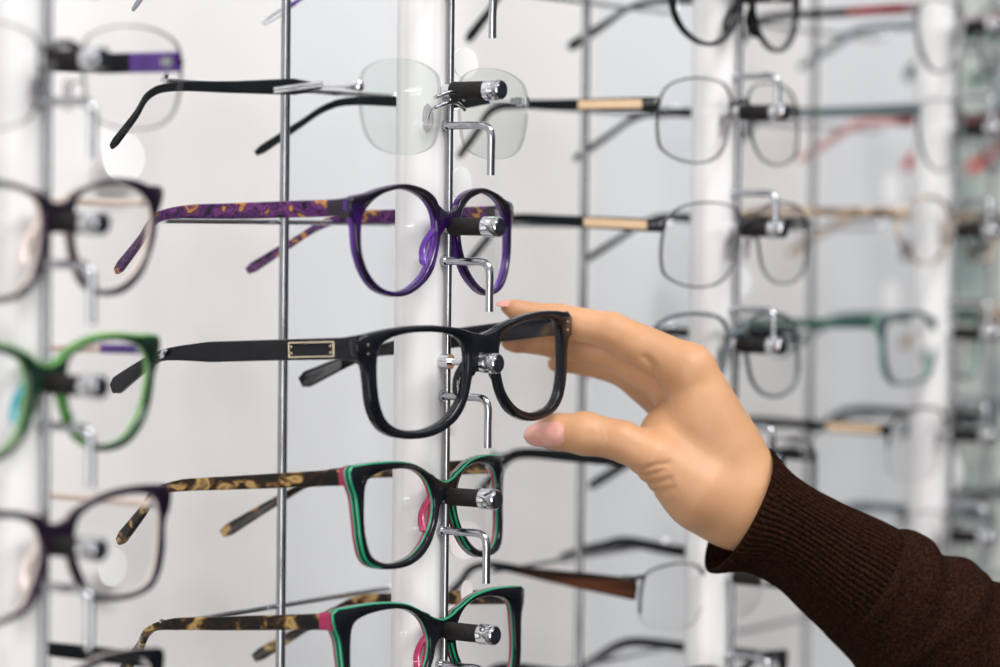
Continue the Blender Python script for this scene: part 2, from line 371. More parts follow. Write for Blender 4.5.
        # hinge block
        hb = MB(); hb.box((sgn*(xe-2.2)*MM, (y0+3.5)*MM, z0*MM), (1.6*MM, 6*MM, 3.0*MM)); hb.tube([(sgn*(xe-2.4)*MM, (y0+3.2)*MM, (z0-1.9)*MM), (sgn*(xe-2.4)*MM, (y0+3.2)*MM, (z0+1.9)*MM)], .8*MM, 8)
        hb.build('hinge', DULLCHROME, to)
        if 'plaque' in Tt:
            a, b_, ph, style = Tt['plaque']
            q = MB(); ys = [y0+a, y0+b_]
            def px_(y): return np.interp(y, P[:, 1][:30], P[:, 0][:30]), np.interp(y, P[:, 1][:30], P[:, 2][:30])
            xa, za = px_(ys[0]); xb_, zb_ = px_(ys[1]); off = sgn*(Tt.get('th', 3.2)*.42+.15)
            if style == 'silver':
                q.tube([((xa+off)*MM, ys[0]*MM, (za+1.2)*MM), ((xb_+off)*MM, ys[1]*MM, (zb_-1.6)*MM)], .4*MM, 12, rz=ph/2*MM, up=(0, 0, 1), expo=8)
                q.build('silver_inlay', CHROME, to)
            elif style == 'gold':
                q.tube([((xa+off)*MM, ys[0]*MM, za*MM), ((xb_+off)*MM, ys[1]*MM, zb_*MM)], .45*MM, 12, rz=ph/2*MM, up=(0, 0, 1), expo=8)
                q.build('gold_plaque', GOLD, to)
            else:
                for (u0, w0, u1, w1) in ((0, 1, 1, 1), (0, -1, 1, -1), (0, -1, 0, 1), (1, -1, 1, 1)):
                    p0 = (xa+(xb_-xa)*u0+off, ys[0]+(ys[1]-ys[0])*u0, za+(zb_-za)*u0+w0*ph/2); p1 = (xa+(xb_-xa)*u1+off, ys[0]+(ys[1]-ys[0])*u1, za+(zb_-za)*u1+w1*ph/2)
                    q.tube([np.array(p0)*MM, np.array(p1)*MM], .32*MM, 8)
                for u0 in (.06, .94):
                    for w0 in (-.45, .45):
                        p0 = np.array((xa+(xb_-xa)*u0+off, ys[0]+(ys[1]-ys[0])*u0, za+(zb_-za)*u0+w0*ph/2))
                        q.tube([(p0+[-.2*sgn, 0, 0])*MM, (p0+[.3*sgn, 0, 0])*MM], .5*MM, 8)
                q.build('outlined_plaque', GOLDLINE, to)
    if sp.get('rivets'):
        for sgn in (-1, 1):
            for dz in (1.4, -2.4):
                q = MB(); x = sgn*(hw-4.0); z = sp['rivets']+dz; q.tube([(x*MM, (yy(x)-.15)*MM, z*MM), (x*MM, (yy(x)+1)*MM, z*MM)], .6*MM, 10); q.build('rivet', GOLDLINE, root)
    return root

# outlines, in millimetres, of one half front (bridge at x = 0)
ROUND_I = [(-37.5, 14.7), (-51.6, 12.2), (-61.3, 7.1), (-65.6, 1.0), (-66.6, -5.8), (-65.9, -13.5), (-61.7, -21.3), (-53.9, -27.4), (-43.9, -29.7), (-34.3, -28.6), (-25.2, -24.7), (-17.8, -19.0), (-12.5, -11.0), (-10.5, -3.0), (-11.8, 3.9), (-16.6, 8.9), (-24.6, 12.7)]
ROUND_O = [(-38.5, 16.9), (-52.4, 14.9), (-62.1, 12.5), (-73.0, 10.3), (-73.3, 5), (-70.6, -1), (-70.0, -7), (-68.8, -13.8), (-64.4, -22.4), (-56.6, -28.9), (-43.9, -31.9), (-32.4, -30.8), (-21.1, -26), (-13.8, -20.0), (-9.6, -11.5), (-7.6, -4), (-7.6, 4), (-10.7, 10.7), (-18.3, 14.6), (-28.6, 16.6)]
WAY_I = [(-63.5, 2.0), (-61.3, 6.9), (-55.7, 9.9), (-44.9, 11.3), (-31.3, 10.7), (-21.7, 9.1), (-15.2, 6.4), (-11.9, 2.7), (-10.8, -3.1), (-11.8, -9.9), (-14.4, -17.7), (-19.2, -23.6), (-25.8, -28.2), (-35.3, -31.0), (-44.4, -31.2), (-53.0, -29.6), (-59.3, -25.3), (-62.6, -18.1), (-63.9, -8.0)]
WAY_O = [(-73.8, 10.9), (-63.3, 13.1), (-49.2, 14.2), (-35.8, 14.0), (-24.9, 12.8), (-15.1, 11.0), (-8.8, 8.3), (-7.1, -2.3), (-8.6, -11.4), (-11.6, -20.3), (-16.8, -27.3), (-24.3, -31.9), (-33.8, -34.6), (-45.2, -34.8), (-55.2, -33.0), (-62.1, -29.2), (-66.3, -23.4), (-68.4, -16.5), (-69.3, -7.5), (-70.6, -0.8), (-74.0, 2.8), (-74.6, 7)]
CAT_I = [(-62.7, -3.1), (-61.7, 3.4), (-57.9, 7.5), (-47.2, 9.9), (-32.6, 10.4), (-22.3, 8.6), (-15.2, 4.7), (-11.2, -0.5), (-9.7, -6), (-11.2, -12.8), (-15.9, -19.0), (-22.4, -24.4), (-31.4, -28.5), (-43.0, -30.2), (-52.2, -29.3), (-58.7, -26.0), (-62.0, -19.2), (-63.1, -11.6)]
CAT_O = [(-71.8, 12.2), (-66, 13.2), (-56.2, 13.8), (-43.9, 14.0), (-32.5, 13.2), (-24.0, 11.6), (-15.0, 8.2), (-8, 5), (-5.4, -4.1), (-6.4, -9.0), (-9, -15.2), (-13.6, -22.0), (-20.8, -27.9), (-31.5, -31.9), (-44.6, -32.8), (-56.7, -31.3), (-63.5, -27.6), (-66.4, -19.5), (-67.6, -9.4), (-68.9, 0.0), (-71.5, 6)]
OVALRECT_I = [(-12.4, 7.3), (-17.3, 11.6), (-27.1, 14.2), (-38.6, 14.9), (-52.1, 13.9), (-63.5, 10.4), (-67.8, 6.0), (-68.6, -3.1), (-66.2, -12.8), (-62.0, -18.7), (-54.0, -22.5), (-41.8, -23.9), (-30.2, -23.4), (-19.0, -20.6), (-14.4, -15.9), (-11.9, -6.6)]
L1_I = [(-9.3, 2.0), (-12.9, 7.0), (-23.2, 10.2), (-37.7, 10.8), (-49.7, 8.4), (-58.2, 3.6), (-60.8, -2.3), (-59.3, -10.1), (-55.0, -17.7), (-48.0, -24.0), (-37.9, -28.0), (-28.1, -29.1), (-20.3, -27.3), (-13.4, -21.6), (-10.0, -13.2), (-8.9, -4.8)]
L1_O = [(-6.5, 6.6), (-15.6, 10.2), (-26.3, 12.8), (-37.7, 13.3), (-49.7, 12.1), (-58, 10.2), (-67.4, 9.4), (-67.4, 4.5), (-63.7, -1.4), (-62.6, -8.2), (-58.3, -17.2), (-51.7, -24.8), (-41.3, -30.2), (-29.7, -31.4), (-18.8, -29.4), (-11.3, -23.3), (-7.2, -13.8), (-5.8, -4)]
L2_I = [(-11.9, 2.9), (-16.9, 6.6), (-27.3, 9.3), (-41.3, 9.9), (-54.0, 7.6), (-60.6, 3.2), (-61.8, -4.7), (-58.6, -14.3), (-53.2, -21.7), (-45.0, -27.6), (-34.0, -29.6), (-23.4, -27.9), (-16.2, -22.8), (-12.1, -15.0), (-10.6, -4.5)]
L2_O = [(-6.0, 4.3), (-14.1, 9.3), (-25.8, 12.6), (-39.7, 13.1), (-54.5, 11.8), (-68.7, 10.4), (-68.7, 2.8), (-65.4, -4.9), (-61.8, -16.6), (-55.5, -25.2), (-45.1, -31.0), (-32.4, -32.3), (-23.0, -30.4), (-13.2, -24), (-7.8, -14.6), (-5.4, -6.1)]
L3_I = [(-9.9, 1.8), (-14.6, 7.0), (-27.5, 10.1), (-45.7, 10.3), (-58.0, 7.6), (-62.0, 2.3), (-61.8, -7.9), (-59.2, -19.1), (-53.8, -25.6), (-44.4, -27.8), (-30.2, -26.9), (-18.9, -23.9), (-12.9, -15.9), (-9.1, -6.7)]
L3_O = [(-5.9, 6.0), (-14.2, 10.2), (-29.5, 13.3), (-47.8, 13.3), (-60, 12.2), (-68.9, 10.4), (-68.8, 2.8), (-65.1, -3.2), (-64.3, -13.3), (-61.3, -22.1), (-55.1, -27.9), (-42.3, -29.9), (-28.2, -28.8), (-16.4, -26.0), (-9.1, -17.3), (-5.5, -7.5)]
RECT_I = [(-68.6, 4.8), (-62.9, 10.4), (-51.1, 13.8), (-35.4, 14.8), (-18.4, 13.4), (-10.4, 8.7), (-8.8, 1.0), (-11.6, -7.8), (-16.0, -18.2), (-25.9, -25.0), (-40.9, -27.2), (-56.3, -25.7), (-68.1, -21.2), (-71.4, -14.8), (-71.3, -3.8)]
PANTO_I = [(-66.4, -3.3), (-62.4, -12.0), (-54.3, -18.6), (-41.6, -22.6), (-28.2, -21.5), (-15.8, -14.8), (-9.9, -6.2), (-9.4, 1.0), (-13.2, 9.0), (-26.9, 14.1), (-46.4, 13.6), (-61.0, 7.5)]
PANTO_O = [(-69.9, 1.3), (-67.5, -7), (-64.4, -13.5), (-55.3, -20.6), (-41.6, -24.8), (-27.2, -23.5), (-14.2, -16.2), (-7.4, -7.2), (-6.6, 3.0), (-11.2, 11.0), (-26.4, 16.3), (-46.9, 16.0), (-63.0, 12), (-69.5, 8)]
DEEP_I = [(-63.0, 5.9), (-62.5, -4.4), (-58.7, -15.6), (-50.3, -24.0), (-38.6, -27), (-25.9, -23.6), (-16.4, -12.8), (-12.1, 1.8), (-15.5, 9.5), (-25.5, 12.8), (-48.2, 13.2), (-59.0, 10.8)]
DEEP_O = [(-68.0, 10.9), (-66.5, 1.4), (-64.7, -6), (-60.7, -16.6), (-51.3, -25.8), (-38.6, -29), (-24.9, -25.6), (-14.6, -14.4), (-8.1, -2), (-8.5, 6.8), (-14.5, 12), (-25.5, 15.8), (-48.2, 16.2), (-61.0, 14.8)]
HALF_I = [(-62.7, -12.9), (-61.5, -1.1), (-57.8, 6.0), (-44, 8.6), (-28.0, 8.4), (-14.0, 4.6), (-9.3, -3.8), (-11.1, -14.9), (-19.7, -23.0), (-33.5, -25.4), (-50.9, -22.2), (-60.0, -18.3)]

BLK = [BLACK]*5
def lays(a, b, m0=0, m1=1, m2=2): return [(a, m0), (b, m1), (1., m2)]
SPEC = {
 (0, 0): dict(kind='rimless', inner=[(-9.5+(x+12)*1.18, z*1.06-.5) for x, z in OVALRECT_I], hw=77, wrap=1, t=1.8, lt=1.9, zc=2, mats=[CHROME], lens=GREENLENS, bars=[(2, .9), (-2.5, .9)], brx=12, brz=-1, padz=-6, lugh=2.0,
     temple=dict(mats=[CHROME, MATTEBLACK], z0=2, zb=3, th=2.2, h=[(0, 3.2), (.08, 1.6), (.13, 2.4), (.22, 7.0), (.4, 5.4), (.65, 3.8), (.78, 3), (1, 4.4)], segs=[(.13, 0), (1, 1)], plaque=(18, 42, 2.6, 'silver'))),
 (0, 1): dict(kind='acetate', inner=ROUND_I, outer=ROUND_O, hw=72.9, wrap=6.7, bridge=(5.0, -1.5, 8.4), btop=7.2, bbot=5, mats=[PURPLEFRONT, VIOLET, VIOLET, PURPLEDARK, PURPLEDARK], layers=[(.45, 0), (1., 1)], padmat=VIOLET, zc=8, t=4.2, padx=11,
     temple=dict(mats=[PURPLEDARK, PTORT], z0=6.2, zb=5.5, th=3.2, tip=(38, -25, 18), h=[(0, 9), (.05, 7.4), (.35, 7.2), (.55, 6.4), (.7, 4), (.78, 3.4), (1, 5.4)], segs=[(.08, 0), (1, 1)])),
 (0, 2): dict(kind='acetate', inner=WAY_I, outer=WAY_O, hw=73.1, wrap=8.4, bridge=(7.6, -6, 8.3), btop=3.2, bbot=6, mats=BLK, zc=6, t=5.0, ch=.9, rivets=6.5, padx=10,
     temple=dict(mats=[BLACK], z0=6.6, zb=5, yb=107, th=4.0, h=[(0, 11.5), (.06, 9.5), (.2, 9.2), (.55, 9), (.68, 6), (.76, 4.2), (.85, 6), (1, 8.5)], plaque=(13, 37, 6.2, 'outline'), expo=7),
     near=dict(splay=13, yb=116, zb=0.5, tip=(36, -18, 4)), far=dict(splay=-26, yb=104, zb=-7, tip=(30, -16, 22))),
 (0, 3): dict(kind='acetate', inner=CAT_I, outer=CAT_O, hw=70.1, wrap=7.2, bridge=(3.6, -4.5, 7.2), btop=4.4, bbot=5, mats=[BLACK, GREEN, PINK, PINK, GREEN], layers=lays(.4, .62), padmat=PINK, zc=8, t=4.6, ch=.75, padx=10, far=dict(tip=(44, -27, 24)),
     temple=dict(mats=[PINK, TORT], z0=8.2, zb=5.5, th=3.4, h=[(0, 8), (.05, 7), (.3, 6.4), (.6, 5.4), (.7, 3.2), (.78, 4), (1, 6.4)], segs=[(.045, 0), (1, 1)])),
 (-1, 0): dict(kind='metal', inner=OVALRECT_I, hw=68.8, wrap=3.9, t=1.2, rimw=.6, zc=2, mats=[GUN], bars=[(4, 1.6), (-3, 1.0)], brz=2, padz=-8,
     temple=dict(mats=[VIOLET, MATTEBLACK], z0=2, zb=3, h=[(0, 8), (.3, 8), (.5, 5), (1, 5)], segs=[(.16, 0), (1, 1)])),
 (-1, 1): dict(kind='acetate', inner=L1_I, outer=L1_O, hw=66.9, wrap=6.2, bridge=(4.6, -3, 7.2), btop=5.2, bbot=5, mats=[PURPLEDARK, CREAM, CREAM, PURPLEDARK, PURPLEDARK], layers=[(.45, 0), (1., 1)], padmat=CREAM, zc=6, t=4.2, temple=dict(mats=[PURPLEDARK], z0=6), far=dict(mats=[CREAM], h=[(0, 3), (1, 3)], z0=3, zb=2)),
 (-1, 2): dict(kind='acetate', inner=L2_I, outer=L2_O, hw=67.5, wrap=5.4, bridge=(3.2, -6, 7.2), btop=5.8, bbot=5, mats=[FOREST, LEAF, TEAL, LEAF, LEAF], layers=lays(.42, .7, 0, 1, 1), padmat=TEAL, zc=6, t=4.6, ch=1.2, temple=dict(mats=[MATTEBLACK], z0=6), far=dict(mats=[VIOLET, CREAM], h=[(0, 4), (.4, 3), (1, 3)], z0=5, zb=4, segs=[(.2, 0), (1, 1)])),
 (-1, 3): dict(kind='acetate', inner=L3_I, outer=L3_O, hw=68.4, wrap=5.1, bridge=(4.8, -5, 7.2), btop=5.2, bbot=5, mats=[PURPLEDARK, CREAM, CREAM, PURPLEDARK, PURPLEDARK], layers=[(.5, 0), (1., 1)], padmat=CREAM, zc=6, t=3.8, temple=dict(mats=[PURPLEDARK], z0=6), far=dict(mats=[CREAM], h=[(0, 3), (1, 3)], z0=3, zb=2)),
 (-1, 4): dict(kind='acetate', inner=L3_I, outer=L3_O, hw=67.5, wrap=5.5, bridge=(4.8, -5, 7.2), btop=5.2, bbot=5, mats=[BLACK, CREAM, CREAM, BLACK, BLACK], layers=[(.5, 0), (1., 1)], zc=6, t=3.8, temple=dict(mats=[MATTEBLACK], z0=6)),
 (1, -1): dict(kind='acetate', inner=PANTO_I, outer=PANTO_O, hw=68, wrap=5.5, bridge=(6, 0, 8), mats=BLK, zc=8, t=3.6, temple=dict(mats=[MATTEBLACK], z0=7, zb=6, h=[(0, 5), (.5, 4), (.75, 3), (1, 6)])),
 (1, 0): dict(kind='metal', inner=RECT_I, hw=72.5, wrap=5.8, t=1.5, rimw=1.0, zc=2, mats=[GUN], bars=[(0, 1.3)], brz=3, padz=-5,
     temple=dict(mats=[MATTEBLACK], z0=1.5, zb=4, h=[(0, 6.5), (.05, 6.8), (.35, 6), (.6, 4.5), (.75, 3), (1, 4)], plaque=(8, 46, 4.4, 'gold'))),
 (1, 1): dict(kind='metal', inner=RECT_I, hw=72.5, wrap=6.8, t=1.5, rimw=1.0, zc=4, mats=[GUN], bars=[(0, 1.3)], brz=4, padz=-5,
     temple=dict(mats=[MATTEBLACK], z0=3.5, zb=5, h=[(0, 6.5), (.05, 6.8), (.35, 6), (.6, 4.5), (.75, 3), (1, 4)], plaque=(8, 46, 4.4, 'gold'))),
 (1, 2): dict(kind='metal', inner=RECT_I, hw=71, wrap=6.5, t=2.6, rimw=1.9, zc=4, mats=[SLATE], bars=[(0, 1.8)], brz=4, padz=-5, temple=dict(mats=[MATTEBLACK], z0=4)),
 (1, 3): dict(kind='metal', inner=RECT_I, hw=71, wrap=4.8, t=2.2, rimw=1.2, zc=4, mats=[GREYWIRE], bars=[(0, 1.4)], brz=4, temple=dict(mats=[MATTEBLACK], z0=4, h=[(0, 6), (1, 5)])),
 (1, 4): dict(kind='half', inner=HALF_I, hw=67.6, wrap=6.9, t=1.8, rimw=1.1, zc=5, mats=[GUN], bars=[(0, .9)], brz=4, lugh=1.2,
     temple=dict(mats=[BROWN, MATTEBLACK], z0=-1, zb=5, h=[(0, 11), (.2, 9), (.45, 5), (.7, 3.5), (1, 4.5)], segs=[(.5, 0), (1, 1)], expo=6), far=dict(mats=[BLACK, BLACK], tip=(24, -10, 20), h=[(0, 6.5), (1, 6)])),
 (1, 5): dict(kind='acetate', inner=L2_I, outer=L2_O, hw=67, wrap=5.2, bridge=(2.8, -6, 8), mats=BLK, zc=6, temple=dict(mats=[BLACK], z0=6, zb=7, h=[(0, 6), (1, 5)])),
 (2, -1): dict(kind='metal', inner=DEEP_I, hw=67, wrap=5.2, rimw=1.3, mats=[GREYWIRE], zc=8, t=3.4, temple=dict(mats=[RED, MATTEBLACK], z0=8, h=[(0, 6.5), (.4, 5), (1, 4.5)], segs=[(.3, 0), (1, 1)]), far=dict(mats=[ROSE, SLATE])),
 (2, 0): dict(kind='metal', inner=DEEP_I, hw=66, wrap=5.1, t=2, rimw=1.2, zc=8, mats=[SLATE], brz=5, temple=dict(mats=[SLATE], z0=7, h=[(0, 8), (.3, 6.5), (1, 5)]), far=dict(mats=[RED, ROSE], segs=[(.5, 0), (1, 1)])),
 (2, 1): dict(kind='metal', inner=PANTO_I, hw=68, wrap=5.8, t=2.4, rimw=1.6, zc=6, mats=[TANTORT], brz=5, temple=dict(mats=[TANTORT], z0=6, h=[(0, 5), (1, 5)])),
 (2, 2): dict(kind='acetate', inner=L3_I, outer=L3_O, hw=67.3, wrap=6.6, bridge=(4.6, -3, 8), mats=[SLATE, MINT, MINT, SLATE, DARKGREEN], layers=[(.5, 0), (1., 1)], zc=6, t=4, temple=dict(mats=[DARKGREEN], z0=7, h=[(0, 6), (1, 4.5)])),
 (2, 3): dict(kind='half', inner=RECT_I, hw=71, wrap=5.9, t=2, rimw=1.8, zc=4, cut=-6, mats=[MATTEBLACK], temple=dict(mats=[MATTEBLACK], z0=4, h=[(0, 7), (.3, 6), (1, 4)], plaque=(4, 40, 4.5, 'gold'))),
}
SPEC[0, 4] = dict(SPEC[0, 3], hw=75.1, wrap=5.5, inner=[(x*1.02, z*1.02) for x, z in CAT_I], outer=[(x*(1.02 if x > -66 else 1.04), z*1.02) for x, z in CAT_O])
SPEC[0, -1] = dict(kind='metal', inner=[(x, z*.7+5) for x, z in OVALRECT_I], hw=68, wrap=5, t=1.6, rimw=1, zc=3, mats=[GREYWIRE], temple=dict(mats=[ROSE, DULLCHROME, VIOLET], z0=3, th=1.6, h=[(0, 2.5), (.85, 1.6), (.9, 2.8), (1, 2.8)], segs=[(.8, 0), (.91, 2), (1, 1)]))
SPEC[2, 4] = dict(SPEC[1, 0], mats=[GREYWIRE], temple=dict(mats=[SLATE], z0=4))

G = {
 (0, 0): ([-5.0, -7.1, -3.7], [0.1036, -0.005, 0.0]),
 (0, 1): ([-3.44, -5.96, -59.24], [0.0956, -0.0273, 0.009]),
 (0, 2): ([-0.08, -23.29, -115.15], [-0.0956, 0.0107, -0.0542]),
 (0, 3): ([-2.62, -5.19, -177.15], [0.1122, -0.0644, 0.0313]),
 (0, 4): ([-3.1, -4.87, -238.78], [0.0026, -0.0697, 0.0246]),
 (-1, 0): ([-262.36, -10.1, -1.59], [-0.052, -0.004, -0.0353]),
 (-1, 1): ([-262.12, -8.85, -57.44], [0.0097, 0.0203, -0.0291]),
 (-1, 2): ([-262.68, -4.64, -115.92], [-0.0185, -0.0099, -0.0213]),
 (-1, 3): ([-262.25, -9.49, -176.98], [-0.0239, 0.0105, -0.0511]),
 (-1, 4): ([-262.35, -7.91, -238.67], [-0.0109, 0.0046, -0.0071]),
 (1, -1): ([263.58, -7.16, 57.57], [0.0147, -0.0009, -0.0098]),
 (1, 0): ([262.63, -4.22, 1.21], [-0.0161, -0.0251, -0.0084]),
 (1, 1): ([263.16, -9.96, -61.68], [-0.0383, 0.0158, -0.0113]),
 (1, 2): ([262.96, -4.42, -119.64], [-0.0592, -0.0285, 0.0156]),
 (1, 3): ([263.96, -16.78, -183.86], [-0.0238, -0.0015, 0.0249]),
 (1, 4): ([261.95, 6.68, -240.82], [-0.0151, -0.005, -0.0096]),
 (1, 5): ([263.5, -6, -297], [0.0149, 0.0, 0.01]),
 (2, -1): ([526.77, -11.72, 59.7], [0.014, 0.0018, -0.0108]),
 (2, 0): ([526.78, -13.02, 1.83], [0.0162, 0.005, 0.0003]),
 (2, 1): ([526.15, -5.01, -56.11], [0.0032, 0.0033, 0.0101]),
 (2, 2): ([525.47, 3.31, -120.12], [-0.01, -0.0049, -0.0084]),
 (2, 3): ([526.06, -3.83, -178.71], [0.0013, 0.0004, -0.0001]),
 (0, -1): ([0, -5, 56], [.05, 0, 0]),
 (2, 4): ([526, -5, -239], [0, 0, 0]),
}
LABEL = {
 (0, -1): 'eyeglasses above the rimless pair, only thin rose and silver temple tip in view',
 (0, 0): 'rimless eyeglasses with flat black and silver temples above the purple pair',
 (0, 1): 'round purple eyeglasses with purple tortoiseshell temples on a peg above the hand',
 (0, 2): 'thick black square eyeglasses held between the finger and thumb',
 (0, 3): 'black eyeglasses with green top edge and raspberry inside, on the peg below the held pair',
 (0, 4): 'black green-edged eyeglasses with tortoiseshell temples at the bottom edge of the photo',
 (-1, 0): 'thin wire-rimmed eyeglasses in the top left corner, leftmost column',
 (-1, 1): 'dark plum and cream eyeglasses in the left column, above the leaf green pair',
 (-1, 2): 'leaf green and black eyeglasses with teal nose side in the left column',
 (-1, 3): 'dark plum eyeglasses with rectangular lenses in the left column, below the leaf green pair',
 (-1, 4): 'dark eyeglasses cut off by the bottom left edge, lowest of the left column',
 (1, -1): 'black round eyeglasses cut by the top edge, right of the centre column',
 (1, 0): 'thin dark wire eyeglasses with black temple and gold plaque, the upper of two alike',
 (1, 1): 'thin dark wire eyeglasses with black temple and gold plaque, lower of two, above the hand',
 (1, 2): 'slate grey framed eyeglasses partly hidden behind the knuckles of the hand',
 (1, 3): 'dark eyeglasses mostly hidden behind the palm, temple passing under the thumb',
 (1, 4): 'half-rim eyeglasses with broad dark brown temple, below the wrist',
 (1, 5): 'black eyeglasses at the bottom edge, under the half-rim brown pair',
 (2, -1): 'dark red blurred eyeglasses with red temple at the upper right',
 (2, 0): 'blurred eyeglasses with slate grey temple, below the dark red pair at the right',
 (2, 1): 'blurred tan mottled eyeglasses in the far right column',
 (2, 2): 'blurred dark green framed eyeglasses in the far right column',
 (2, 3): 'blurred black half-rim eyeglasses with gold temple plaque, above the sleeve',
 (2, 4): 'blurred eyeglasses right behind the brown sleeve in the far right column',
}
for kn in G:
    eyewear('eyeglasses', LABEL[kn], G[kn][0], G[kn][1], SPEC[kn], 'eyeglasses on display pegs')
for n, (m_, lb) in enumerate([(DARKGREEN, 'dark green'), (SCARLET, 'scarlet'), (MATTEBLACK, 'black'), (TANTORT, 'tan'), (SLATE, 'slate'), (GUN, 'grey')]):
    eyewear('eyeglasses', 'far blurred eyeglasses at the right edge of the photo, %s temple tip in view' % lb, (789+n % 2, -5, -60.2*(n-1)+2), (0, 0, 0), dict(kind='acetate', inner=L2_I, outer=L2_O, hw=67, wrap=5, bridge=(2.8, -6, 8), mats=[m_]*5, zc=6, N=48, temple=dict(mats=[m_], z0=6, h=[(0, 6), (.8, 5), (.88, 8), (1, 9)])), 'eyeglasses on display pegs')

# ---------------------------------------------------------------- display hardware
def cyl(mb, a, b, r, n=20, m=0): mb.tube([np.array(a)*MM, np.array(b)*MM], r*MM, n, m)
CN = {-1: 'left', 0: 'centre', 1: 'third', 2: 'fourth', 3: 'far right'}
for k in range(-1, 4):
    X = k*263.0
    who = {-1: 'behind the leftmost glasses column', 0: 'behind the purple and held black glasses', 1: 'behind the gold-plaque wire glasses', 2: 'behind the blurred red and green glasses', 3: 'at the right edge of the photo'}[k]
    # pillar: white rounded profile with two shallow grooves
    pm = MB(); prof = []
    for j in range(64):
        a = 2*math.pi*j/64; r = 11.5-(.35 if j in (12, 13, 30, 31, 44) else 0); prof.append((math.cos(a)*r, math.sin(a)*r))
    V = [((X+x-1)*MM, (y+11.5)*MM, z) for z in (.32, -.52) for x, y in prof]
    pm.add(V, [(j, (j+1) % 64, 64+(j+1) % 64, 64+j) for j in range(64)]+[tuple(range(64)), tuple(range(64, 128))])
    po = pm.build('display_pillar', PILLAR); tag(po, 'white rounded upright pillar '+who, 'pillar', 'white display pillars')
    # rail with pegs and label hooks
    rail = empty('display_rail', (X*MM, 0, .32)); tag(rail, 'slim chrome rail with pegs and label hooks '+who, 'display rail', 'chrome display rails')
    rb = MB(); cyl(rb, (1, -2.5, 0), (1, -2.5, -840), 1.45, 16); rb.build('rail_rod', DULLCHROME, rail)
    for n in range(-1, 6):
        z = -60.2*n-320
        pg = MB(); cyl(pg, (0, 0, z), (0, -30, z), 1.6, 12); cyl(pg, (0, 1, z), (0, -5, z), 3.4, 20)
        p = pg.build('peg', CHROME, rail)
        s0, s1 = (-4, -22.5)
        if (k, n) == (0, 2): s0, s1 = (-14, -22.5)
        q = MB(); q.tube([(0, s0*MM, z*MM), (0, (s0-.6)*MM, z*MM), (0, (s1+.6)*MM, z*MM), (0, s1*MM, z*MM)], [3.4*MM, 4.0*MM, 4.0*MM, 3.6*MM], 24); q.build('rubber_sleeve', RUBBER, p)
        q = MB(); q.tube([(0, -22.3*MM, z*MM), (0, -22.5*MM, z*MM), (0, -29.8*MM, z*MM), (0, -30.6*MM, z*MM)], [4.2*MM, 4.6*MM, 4.6*MM, 4.1*MM], 28); q.build('end_cap', CHROME, p)
        q = MB(); q.tube([(0, -30.6*MM, z*MM), (0, -31.1*MM, z*MM)], [4.0*MM, 3.6*MM], 28); q.build('cap_face', CAPFACE, p)
        hz = z-(15.5 if k < 1 else 41.5)
        P = [(0, 0, hz), (0, -12, hz), (0, -20.5, hz), (0, -23.8, hz-1.4), (0, -25.2, hz-4.7), (0, -25.2, hz-12), (0, -25.2, hz-22)]
        q = MB(); q.tube(catmull(P, 5)*MM, 1.75*MM, 14, up=(1, 0, 0)); cyl(q, (0, 1.5, hz), (0, -2, hz), 2.6, 14); q.build('label_hook', HOOK, rail)
    # support post with cradle bars
    tx, ty = X+10.9, 97.9
    st = empty('support_post', (tx*MM, ty*MM, .32)); tag(st, 'slim chrome support post with temple cradle bars '+who, 'support post', 'chrome support posts')
    q = MB(); cyl(q, (0, 0, 0), (0, 0, -840), 2.25, 20); q.build('post', DULLCHROME, st)
    for n in range(-1, 6):
        z = -60.2*n-320+ (1 if n else 3)
        P = [(-88, -2, z+3), (-87.5, -1, z+1.6), (-86, 1, z+.5), (-83, 3.5, z), (-70, 4.3, z), (0, 4.3, z), (80, 4.3, z), (88, 3.5, z), (93, 1, z+1.5), (96, 0, z+5)]
        q = MB(); q.tube(catmull(P, 4)*MM, 1.35*MM, 12, up=(0, 1, 0)); q.build('cradle_bar', CHROME, st)

# ---------------------------------------------------------------- setting
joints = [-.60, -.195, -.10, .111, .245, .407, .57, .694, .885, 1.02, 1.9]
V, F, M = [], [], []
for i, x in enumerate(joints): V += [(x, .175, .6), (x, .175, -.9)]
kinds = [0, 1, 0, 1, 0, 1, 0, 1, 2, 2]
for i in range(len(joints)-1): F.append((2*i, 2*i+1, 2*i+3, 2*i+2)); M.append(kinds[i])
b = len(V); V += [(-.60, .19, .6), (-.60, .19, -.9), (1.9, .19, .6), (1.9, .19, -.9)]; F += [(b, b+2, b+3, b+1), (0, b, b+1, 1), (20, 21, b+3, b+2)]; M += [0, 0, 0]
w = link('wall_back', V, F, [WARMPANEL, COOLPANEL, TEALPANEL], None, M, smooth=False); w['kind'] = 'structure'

def disc(label, x, y, z, r, squash=1.0):
    q = MB(); t_ = .5
    q.tube([(x*MM, (y+t_)*MM, z*MM), (x*MM, y*MM, z*MM)], r*MM, 36, rz=r*squash*MM, up=(0, 0, 1))
    o = q.build('price_tag', TAG); tag(o, label, 'tag', 'white price tags'); return o



